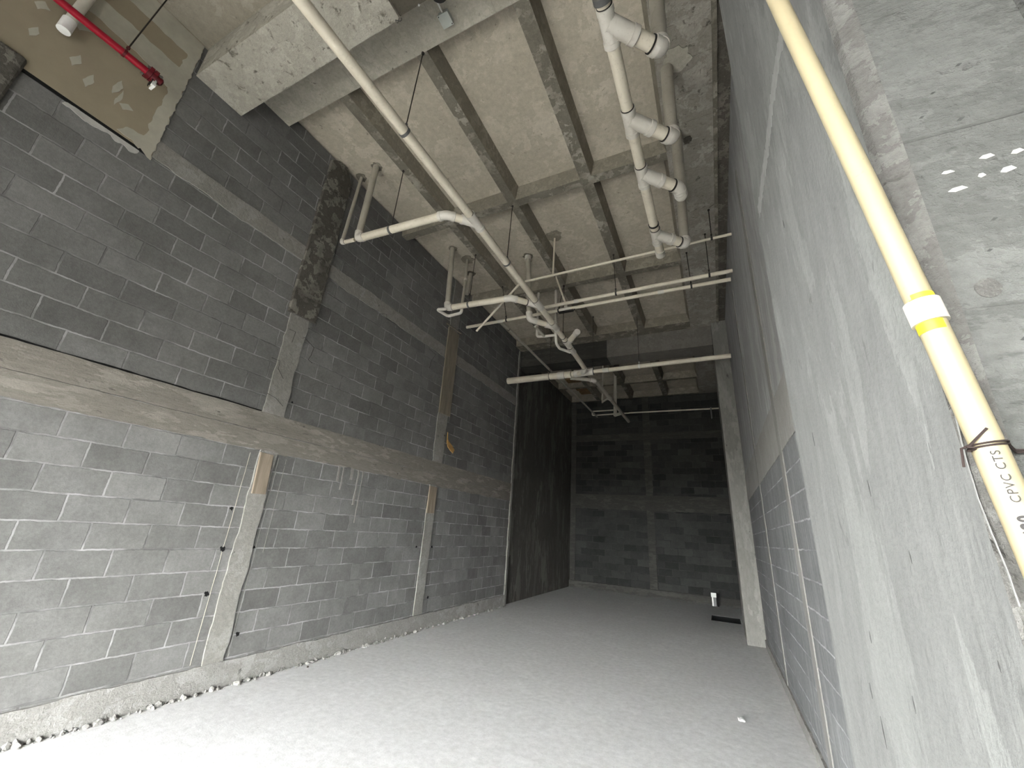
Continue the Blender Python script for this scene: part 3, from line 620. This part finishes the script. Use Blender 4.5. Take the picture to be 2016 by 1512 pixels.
n = Net('water_pipe', 'thin white water pipe running along the dark back wall', 'water pipe', (-1.0, 13.8, 5.65))
n.run([(0.55, 13.8, 5.63), (-2.40, 13.8, 5.66)], 0.024)
n.run(fillet([(-2.40, 13.8, 5.655), (-3.70, 13.8, 5.645), (-3.70, 13.8, 5.795), (-2.95, 13.8, 5.795)], 0.05, 4), 0.023, 'return_bend')
bm = bmesh.new(); box(bm, 0.12, 0.16, 13.76, 13.84, 5.30, 5.68); n._f('strap', bm, M['strap'])
# holes and patches around risers in the slab
def patch(name, label, x, y, z, r, mat, seed, sq=1.0):
    bm = bmesh.new(); vs = [bm.verts.new((x + r*(1+0.35*fract(math.cos(a)*2+seed, math.sin(a)*2))*math.cos(a), y + sq*r*(1+0.35*fract(math.cos(a)*2+seed, math.sin(a)*2))*math.sin(a), z)) for a in [k*math.pi/14 for k in range(28)]]
    f = bm.faces.new(vs); e = bmesh.ops.extrude_face_region(bm, geom=[f]); bmesh.ops.translate(bm, vec=(0, 0, -0.008), verts=[v for v in e['geom'] if isinstance(v, bmesh.types.BMVert)])
    return tag(fin(name, bm, M[mat]), label, 'mortar patch', 'mortar patches around pipe holes', 'structure')
patch('ceiling_patch', 'dark ragged hole around the near left riser at the ceiling', -4.0, 3.04, ZS, 0.075, 'rib', 1)
patch('ceiling_patch', 'dark ragged hole around the thin riser beside the left wall', -4.36, 3.10, ZS, 0.075, 'rib', 2)
patch('ceiling_patch', 'mortar ring around the second left riser at the ceiling', -3.97, 5.0, ZS, 0.08, 'rib_side', 3)
patch('ceiling_patch', 'round mortar patch around the thin second riser', -3.88, 5.38, ZS, 0.12, 'rib_side', 4)
patch('ceiling_patch', 'dark hole around the short pipe end behind the second riser', -4.06, 5.8, ZS, 0.09, 'beam_dark', 5)
patch('ceiling_patch', 'ragged hole around the middle riser with white sleeve', -2.745, 5.70, ZS, 0.095, 'rib', 6)
patch('ceiling_patch', 'pale mortar patch around the thin water riser', -2.11, 5.36, ZS, 0.13, 'rib_side', 7)
patch('ceiling_patch', 'mortar patch around the second thin water riser', -2.30, 5.95, ZS, 0.08, 'rib_side', 8)
patch('ceiling_patch', 'broad pale mortar patch beside the second ladder riser', 0.06, 3.10, ZR, 0.13, 'strip', 9)
patch('ceiling_patch', 'dark round hole beside the third ladder elbow', 0.10, 4.10, ZR, 0.05, 'ceil_edge', 10)
n = Net('pipe_stub', 'short pale pipe end hanging from the slab behind the second left riser', 'pipe stub', (-4.06, 5.8, 6.2))
n.run([(-4.06, 5.8, ZS), (-4.08, 5.77, 5.95)], 0.04, mat='pvc_grey')

# ------------------------------------------------------------------ hangers
hanger('dark rod and grey clamp holding the main drain nearest the viewer', (-2.33, 2.0, ZR), mp(1.98), Y, R)
hanger('rod and clamp on the main drain by the ceiling rib crossing', (-2.37, 4.27, ZR), mp(4.16), Y, R)
hanger('rod and clamp on the main drain just before its capped stub', (-2.32, 6.56, ZR), mp(6.58), Y, R, mat='mark', band=0.016)
hanger('rod and clamp on the nearest left branch pipe', (-3.52, 3.11, ZR), (-3.42, 3.01, 5.10), (1, 0, 0), R)
hanger('rod and clamp on the second left branch pipe', (-3.50, 5.08, ZR), (-3.42, 4.93, 5.1), (1, 0, 0), R)
hanger('short rod on the thinnest water pipe near the right wall', (0.305, 5.42, ZR), (0.295, 5.354, 5.67), (1, 0, 0), 0.019, mat='mark')
hanger('long rod on the upper paired water pipe near the right wall', (0.241, 5.95, ZR), (0.238, 6.006, 5.5), (1, 0, 0), 0.031, mat='mark')
hanger('rod on the upper paired water pipe below the middle rib', (-1.21, 5.95, ZR), (-1.20, 6.033, 5.5), (1, 0, 0), 0.031, mat='mark')
hanger('rod on the lower paired water pipe right of the ladder drain end', (-0.056, 6.33, ZR), (-0.03, 6.235, 5.5), (1, 0, 0), 0.030, mat='mark')
hanger('rod on the lower paired water pipe beside its tee fitting', (-2.33, 6.55, ZR), (-2.31, 6.25, 5.5), (1, 0, 0), 0.030, mat='mark')
hanger('rod on the lower paired water pipe above its long rear branch', (-3.5, 6.16, ZR), (-3.40, 6.255, 5.5), (1, 0, 0), 0.030, mat='mark')
hanger('bright clamp and rod in the middle of the thick cross drain', (-1.20, 8.28, ZS), (-1.20, 8.275, 5.05), (1, 0, 0), 0.046, mat='white', band=0.02)
hanger('double clamp and rod beside the fitting on the thick cross drain', (-2.20, 8.30, ZS), (-2.20, 8.30, 5.05), (1, 0, 0), 0.066, mat='strap', band=0.03)
hanger('thin rod and clamp at the left end of the thick cross drain', (-3.25, 8.32, ZR), (-3.25, 8.325, 5.05), (1, 0, 0), 0.078, mat='rod', band=0.012)
t = thing('pipe_bar', 'black bracket under the tee of the lower paired water pipe', 'bar', (-2.16, 6.245, 5.45))
n = Net.__new__(Net); n.o = t; n.loc = Vector((-2.16, 6.245, 5.45))
bm = bmesh.new(); box(bm, -2.30, -2.02, 6.22, 6.27, 5.435, 5.462); n._f('plate', bm, M['mark'])  # plain black bar, with a short peg at its right end
bm = bmesh.new(); tube(bm, [(-2.02, 6.245, 5.45), (-1.99, 6.245, 5.47)], 0.012, 8); n._f('bolt', bm, M['mark'])

# ------------------------------------------------------------------ red sprinkler pipe
n = Net('sprinkler_pipe', 'red sprinkler pipe with a dark grooved coupling at the top left', 'sprinkler pipe', (-4.22, 0.5, 5.22))
n.run([(-4.22, -1.0, 5.20), (-4.22, 0.74, 5.24)], 0.030, mat='red')
for k, y in enumerate((0.70, 0.735)):
    bm = bmesh.new(); ringband(bm, (-4.22, y+0.005, 5.24), Y, 0.054, 0.032, 0, 20)
    for s in (-1, 1): box(bm, -4.22+s*0.062-0.018, -4.22+s*0.062+0.018, y-0.010, y+0.020, 5.228, 5.252)
    n._f('coupling_half', bm, M['red_dark'], 'dark red coupling half')
for s in (-1, 1):
    bm = bmesh.new(); tube(bm, [(-4.22+s*0.064, 0.67, 5.24), (-4.22+s*0.064, 0.785, 5.24)], 0.007, 8); ringband(bm, (-4.22+s*0.064, 0.775, 5.24), Y, 0.012, 0.012, 0, 6); n._f('bolt', bm, M['steel'])
bm = bmesh.new(); tube(bm, [(-4.22, 0.75, 5.24), (-4.22, 0.80, 5.24), (-4.22, 0.812, 5.24)], [0.036, 0.036, 0.022], 20); n._f('end_cap', bm, M['red_dark'])
bm = bmesh.new(); tube(bm, [(-4.22, 0.76, 5.215), (-4.22, 0.76, 5.15)], 0.018, 12, True); box(bm, -4.26, -4.18, 0.755, 0.775, 5.128, 5.150); n._f('sprinkler_head', bm, M['white'])
bm = bmesh.new()
for s in (-1, 1): tube(bm, [(-4.22+s*0.02, 0.742, 5.2), (-4.22+s*0.034, 0.74, 5.16), (-4.22+s*0.012, 0.74, 5.12)], 0.004, 6)
n._f('head_frame', bm, M['rod'])
hanger('dark rod hanger holding the red sprinkler pipe', (-4.30, 0.60, 6.21), (-4.22, 0.53, 5.235), Y, 0.030, mat='red_dark', band=0.02)
n = Net('vent_pipe', 'capped white pipe hanging in front of the drywall behind the red pipe', 'pipe', (-4.36, 0.23, 5.6))
n.run([(-4.36, 0.225, 5.24), (-4.36, 0.25, 6.215)], 0.037, mat='fit'); n.collar((-4.36, 0.222, 5.19), (0, 0, 1), 0.037, 0.12, 'white', 'end_cap', True)

# ------------------------------------------------------------------ junction box, black lamp, wire loop
t = thing('junction_box', 'pale grey square electrical box on the ceiling strip at the top', 'junction box', (-1.92, 1.83, ZR))
n = Net.__new__(Net); n.o = t; n.loc = Vector((-1.92, 1.83, ZR))
bm = bmesh.new(); box(bm, -1.975, -1.868, 1.775, 1.885, 6.19, ZR); bmesh.ops.bevel(bm, geom=bm.edges[:], offset=0.004, segments=2, affect='EDGES'); n._f('box_body', bm, M['jbox'])
bm = bmesh.new(); box(bm, -1.979, -1.864, 1.771, 1.889, 6.183, 6.191); n._f('cover', bm, M['jbox'])
for x, y in ((-1.968, 1.783), (-1.875, 1.877)):
    bm = bmesh.new(); ringband(bm, (x, y, 6.182), (0, 0, 1), 0.005, 0.004, 0, 10); n._f('screw', bm, M['rod'])
bm = bmesh.new(); tube(bm, [(-1.925, 1.78, 6.215), (-1.92, 1.60, 6.215), (-1.92, 1.512, 6.20), (-1.92, 1.50, 5.82)], 0.008, 8); n._f('conduit', bm, M['white'], 'white conduit')
t = thing('spotlight', 'black round lamp at the top edge beside the grey box', 'lamp', (-1.83, 1.66, ZR))
n = Net.__new__(Net); n.o = t; n.loc = Vector((-1.83, 1.66, ZR))
bm = bmesh.new(); tube(bm, [(-1.82, 1.63, 6.24), (-1.82, 1.62, 6.16)], 0.012, 10); n._f('stem', bm, M['mark'])
bm = bmesh.new(); tube(bm, [(-1.81, 1.60, 6.17), (-1.80, 1.58, 6.12), (-1.79, 1.56, 6.05)], [0.03, 0.085, 0.09], 20); n._f('shade', bm, M['mark'])
bm = bmesh.new(); tube(bm, [(-2.14 + 0.03*math.cos(a), 1.50 + 0.012*math.sin(2*a), 5.795 - 0.02*abs(math.sin(a))) for a in [k*math.pi/10 for k in range(0, 18)]], 0.003, 6)
tag(fin('wire_loop', bm, M['steel'], None, True), 'thin wire loop under the front beam by the main drain', 'wire')

# ------------------------------------------------------------------ yellow pipe on the near column, wire tie
YP = 0.618
pp = [(0.262, 2.85), (0.312, 3.18), (0.385, 2.43), (0.415, 2.098), (0.422, 2.038), (0.444, 1.783), (0.453, 1.657)]
pts = [Vector((a*YP, YP, 1.6 + (z-1.6)*YP)) for a, z in pp[1:]]
pts = [pts[0] + (pts[0]-pts[1])*0.9] + pts + [Vector((0.291, YP, 1.45)), Vector((0.30, YP, 1.0)), Vector((0.302, YP, 0.0))]
RP = 0.0142
n = Net('conduit_pipe', 'pale yellow plastic pipe standing against the near right column', 'pipe', (0.302, YP, 0))
n.run(pts, RP, 'pipe_run', 'cpvc', seg=28)
i0 = 3
cc = Vector((0.4185*YP, YP, 1.6 + (2.066-1.6)*YP)); dd = (pts[4]-pts[2]).normalized()
n.collar(cc, dd, RP*1.08, 0.030, 'fit', 'coupling')
bm = bmesh.new(); ringband(bm, cc - dd*0.019, dd, RP*1.015, 0.010, 0, 28); n._f('glue_ring', bm, M['glue'], 'yellow glue ring above the coupling')
bm = bmesh.new(); ringband(bm, cc + dd*0.021, dd, RP*1.015, 0.014, 0, 28); n._f('glue_ring', bm, M['glue'], 'yellow glue ring below the coupling')
# glue run on the right side of the pipe, ragged
bm = bmesh.new(); last = None; D2 = (pts[6]-pts[4]).normalized(); base = cc + dd*0.025
for k in range(60):
    q = base + D2*0.0025*k; a0 = math.radians(8 - 3*random.random()); wd = math.radians((34 - 0.45*k)*(0.65+0.5*random.random()))
    row = [bm.verts.new(q + Vector((math.cos(-a), math.sin(-a), 0))*RP*1.012) for a in (a0, a0+wd*0.5, a0+wd)]
    if last: 
        for i in range(2): bm.faces.new((last[i], last[i+1], row[i+1], row[i]))
    last = row
n._f('glue_run', bm, M['glue'], 'yellow glue streak')
def pipe_text(txt, s_along, size, bold=0.0):
    cu = bpy.data.curves.new('printed_text', 'FONT'); cu.body = txt; cu.size = size; cu.align_x = 'LEFT'; cu.align_y = 'CENTER'; cu.extrude = 0.0002; cu.offset = bold; cu.space_character = 1.15
    o = bpy.data.objects.new('printed_text', cu); C.objects.link(o); cu.materials.append(M['mark'])
    d = (pts[6]-pts[5]).normalized(); p = s_along
    xax = -d; zax = Vector((-0.22, -1, 0)); zax = (zax - xax*zax.dot(xax)).normalized(); yax = zax.cross(xax)
    p = p + zax*(RP+0.0013)
    m = Matrix(((xax.x, yax.x, zax.x, p.x), (xax.y, yax.y, zax.y, p.y), (xax.z, yax.z, zax.z, p.z), (0, 0, 0, 1)))
    me = bpy.data.meshes.new_from_object(o.evaluated_get(bpy.context.evaluated_depsgraph_get())); bpy.data.objects.remove(o)
    me.transform(Matrix.Translation(-n.loc) @ m); q = bpy.data.objects.new('printed_text', me); C.objects.link(q); q.parent = n.o
    if not me.materials: me.materials.append(M['mark'])
    q['label'] = 'black printed lettering ' + txt
    return q
def on_pipe(z):
    for a, b in zip(pts, pts[1:]):
        if a.z >= z >= b.z: return a + (b-a)*((a.z-z)/(a.z-b.z))
pipe_text('CPVC CTS', on_pipe(1.659), 0.0105)
pipe_text('098620', on_pipe(1.606), 0.012, 0.0006)

t = thing('wire_tie', 'rusty wire tied around the yellow pipe on the right', 'wire', (0.262, 0.6, 1.72))
n = Net.__new__(Net); n.o = t; n.loc = Vector((0.262, 0.6, 1.72))
pc = on_pipe(1.72)
bm = bmesh.new()
for dz in (0.0015, -0.0015):
    tube(bm, [pc + Vector((math.cos(a)*(RP+0.0016), math.sin(a)*(RP+0.0016), dz + 0.002*math.cos(a))) for a in [math.radians(q) for q in range(150, 361, 15)]] + [Vector((0.300, 0.632, 1.716+dz)), Vector((0.34, 0.637, 1.719-dz))], 0.0011, 6)
n._f('wire_strand', bm, M['rust'])
kx = pc + Vector((-RP-0.002, -0.006, 0))
bm = bmesh.new(); tube(bm, [kx + Vector((0.013, -0.010, 0.016)), kx + Vector((0.004, -0.007, 0.006)), kx, kx + Vector((-0.008, 0, -0.004)), kx + Vector((-0.0105, 0, -0.024))], 0.0014, 6); n._f('wire_end', bm, M['rust'])
bm = bmesh.new(); tube(bm, [kx + Vector((0.004*math.cos(a)*0.8, 0.003*math.sin(a), -0.0005*k)) for k, a in enumerate([q*0.7 for q in range(16)])], 0.0012, 6); n._f('twist', bm, M['rust'])

# ------------------------------------------------------------------ boards and scraps
def board(name, label, cat, x, y0, y1, z0, z1, mat, thick=0.022, lean=0.0, group=None):
    bm = bmesh.new()
    vs = [(y0, z1), (y1, z1-0.008), (y1+lean, z0), (y0+lean, z0-0.005)]
    f = bm.faces.new([bm.verts.new((x, *p)) for p in vs]); e = bmesh.ops.extrude_face_region(bm, geom=[f])
    bmesh.ops.translate(bm, vec=(thick, 0, 0), verts=[v for v in e['geom'] if isinstance(v, bmesh.types.BMVert)])
    bmesh.ops.bevel(bm, geom=bm.edges[:], offset=0.002, segments=1, affect='EDGES')
    return tag(fin(name, bm, M[mat]), label, cat, group)
board('wood_board', 'short pale wooden board on the near left tie column below the beam', 'board', XL+0.016, 2.762, 2.912, 1.79, 2.222, 'wood', lean=0.025)
board('wood_board', 'small brown wooden board at the top of the second lower tie column', 'board', XL+0.016, 5.83, 6.04, 1.78, 2.225, 'wood')
board('wood_board', 'long grey brown board up the second tie column above the beam', 'board', XL+0.014, 5.78, 6.14, 3.55, 5.29, 'wood_dark', 0.024, 0.03)
bm = bmesh.new(); tube(bm, [(XL+0.03, 5.70, 5.32), (XL+0.05, 5.95, 5.31), (XL+0.04, 6.20, 5.335)], 0.012, 6)
tag(fin('wood_stick', bm, M['wood_dark']), 'thin stick across the top of the long board on the left wall', 'stick')
# hanging scrap
t = thing('cardboard_scrap', 'torn tan scrap hanging from a wire beside the second tie column', 'scrap', (XL+0.03, 6.2, 3.2))
n = Net.__new__(Net); n.o = t; n.loc = Vector((XL+0.03, 6.2, 3.2))
bm = bmesh.new()
g = [(6.12, 3.24), (6.17, 3.20), (6.20, 3.10), (6.30, 3.02), (6.36, 2.95), (6.33, 2.88), (6.28, 2.92), (6.22, 2.98), (6.16, 3.05), (6.13, 3.14)]
f = bm.faces.new([bm.verts.new((XL + 0.05 + 0.03*math.sin(y*20), y, z)) for y, z in g]); e = bmesh.ops.extrude_face_region(bm, geom=[f]); bmesh.ops.translate(bm, vec=(0.012, 0, 0), verts=[v for v in e['geom'] if isinstance(v, bmesh.types.BMVert)])
n._f('torn_sheet', bm, M['card'])
bm = bmesh.new(); tube(bm, [(XL, 6.12, 3.30), (XL+0.04, 6.13, 3.26), (XL+0.06, 6.145, 3.22)], 0.003, 6); n._f('wire', bm, M['rust'])
# loose tie wires poking from the left wall
for lab, P in (('bent wire on the pale column above the stained tie beam', [(2.70, 3.70), (2.765, 3.683), (2.775, 3.55)]),
               ('curved wire on the upper left of the pale near column', [(2.60, 3.28), (2.676, 3.261), (2.70, 3.18), (2.784, 3.084)]),
               ('straight wire just above the stained tie beam by the near column', [(2.66, 2.87), (2.75, 2.83), (2.871, 2.777)]),
               ('long curled wire right of the near pale column', [(2.95, 3.68), (3.05, 3.60), (3.06, 3.5), (3.03, 3.43), (3.08, 3.40)]),
               ('looped wire on the high narrow tie beam', [(4.02, 4.62), (4.07, 4.64), (4.15, 4.68), (4.16, 4.60), (4.30, 4.60), (4.61, 4.59)]),
               ('hooked wire hanging from the high tie beam by the long board', [(5.30, 4.60), (5.455, 4.541), (5.40, 4.40), (5.362, 4.233), (5.33, 4.25)])):
    bm = bmesh.new(); tube(bm, [(XL + 0.012 + 0.03*(i > 0) + 0.02*math.sin(i*2), y, z) for i, (y, z) in enumerate(P)], 0.003, 6)
    tag(fin('tie_wire', bm, M['rod'], None, True), lab, 'wire', 'loose tie wires on the left wall')
# broken holes in the block joints, their inner shade painted as black discs
for k, (y, z, r, lab) in enumerate([(2.64, 1.625, 0.03, 'upper dark hole left of the near lower tie column'), (2.665, 1.24, 0.035, 'middle dark hole left of the near lower tie column'),
        (2.64, 0.84, 0.032, 'lowest dark hole left of the near lower tie column'), (2.985, 1.25, 0.022, 'small dark hole right of the near lower tie column'),
        (5.72, 1.24, 0.028, 'dark hole left of the second lower tie column'), (6.14, 1.24, 0.028, 'dark hole right of the second lower tie column'), (6.20, 0.46, 0.03, 'low dark hole right of the second lower tie column'),
        (3.05, 0.44, 0.03, 'low dark hole right of the near lower tie column'), (2.99, 2.86, 0.018, 'tiny dark hole right of the near column above the beam')]):
    bm = bmesh.new(); vs = [bm.verts.new((XL+0.001, y + r*0.7*(0.6+0.8*random.random())*math.cos(a), z + r*0.7*(0.5+0.8*random.random())*math.sin(a))) for a in [q*math.pi/7 for q in range(14)]]
    f = bm.faces.new(vs); e = bmesh.ops.extrude_face_region(bm, geom=[f]); bmesh.ops.translate(bm, vec=(0.003, 0, 0), verts=[v for v in e['geom'] if isinstance(v, bmesh.types.BMVert)])
    tag(fin('wall_hole', bm, M['black']), lab, 'hole', 'broken holes in the left wall', 'structure')
# formwork boards left under the rear slab
for k, lab in enumerate(('nearest brown formwork board under the rear ceiling', 'second brown formwork board under the rear ceiling', 'third brown formwork board under the rear ceiling', 'fourth brown formwork board under the rear ceiling', 'farthest brown formwork board under the rear ceiling')):
    bm = bmesh.new(); y = 11.55 + 0.42*k; box(bm, -4.15 + 0.03*k, -3.60 + 0.02*k, y, y+0.33, 6.385, 6.448)
    tag(fin('formwork_board', bm, M['form']), lab, 'board', 'formwork boards')
# things on the floor
t = thing('floor_outlet', 'small white box on the floor at the back wall', 'outlet box', (-0.28, 13.70, 0))
n = Net.__new__(Net); n.o = t; n.loc = Vector((-0.28, 13.70, 0))
bm = bmesh.new(); box(bm, -0.34, -0.23, 13.64, 13.74, 0.0, 0.30); n._f('box_body', bm, M['strap'])
bm = bmesh.new(); box(bm, -0.35, -0.22, 13.625, 13.64, 0.22, 0.33); box(bm, -0.335, -0.30, 13.625, 13.64, 0.0, 0.22); n._f('cover', bm, M['white'])
bm = bmesh.new(); box(bm, -0.22, -0.17, 13.66, 13.76, 0.0, 0.30); n._f('side_panel', bm, M['black'])
def crumb(name, label, cat, p, s, mat, seed, group=None):
    bm = bmesh.new(); bmesh.ops.create_icosphere(bm, subdivisions=2, radius=1)
    for v in bm.verts:
        k = 1 + 0.45*fract(v.co.x*1.3+seed, v.co.y*1.3, v.co.z*1.3); v.co = Vector((v.co.x*s[0]*k, v.co.y*s[1]*k, v.co.z*s[2]*k))
    bmesh.ops.translate(bm, vec=(0, 0, s[2]*0.8), verts=bm.verts)
    o = tag(fin(name, bm, M[mat]), label, cat, group); o.location = p; return o
crumb('plaster_chip', 'small white chip on the floor toward the right wall', 'chip', (0.03, 5.36, 0), (0.035, 0.05, 0.012), 'white', 3)
crumb('pebble', 'tiny dark pebble on the bright floor near the left curb', 'pebble', (-4.30, 3.88, 0), (0.011, 0.011, 0.008), 'rod', 5)
# mortar crumbs along the foot of the left wall (uncountable)
bm = bmesh.new(); random.seed(3)
for k in range(420):
    y = 0.7 + 8.3*random.random()**1.5; s = 0.007 + 0.02*random.random()**2
    mt = Matrix.Translation((XL + 0.02 + 0.05*random.random()**2, y, s*0.5)) @ Matrix.Rotation(random.random()*6, 4, 'Z') @ Matrix.Diagonal((s*0.8, s*(0.8+random.random()), s*(0.7+0.8*random.random()), 1))
    bmesh.ops.create_icosphere(bm, subdivisions=1, radius=1, matrix=mt)
tag(fin('mortar_crumbs', bm, M['curb']), 'loose mortar crumbs along the foot of the left wall', 'crumbs', None, 'stuff')
bpy.context.view_layer.update()
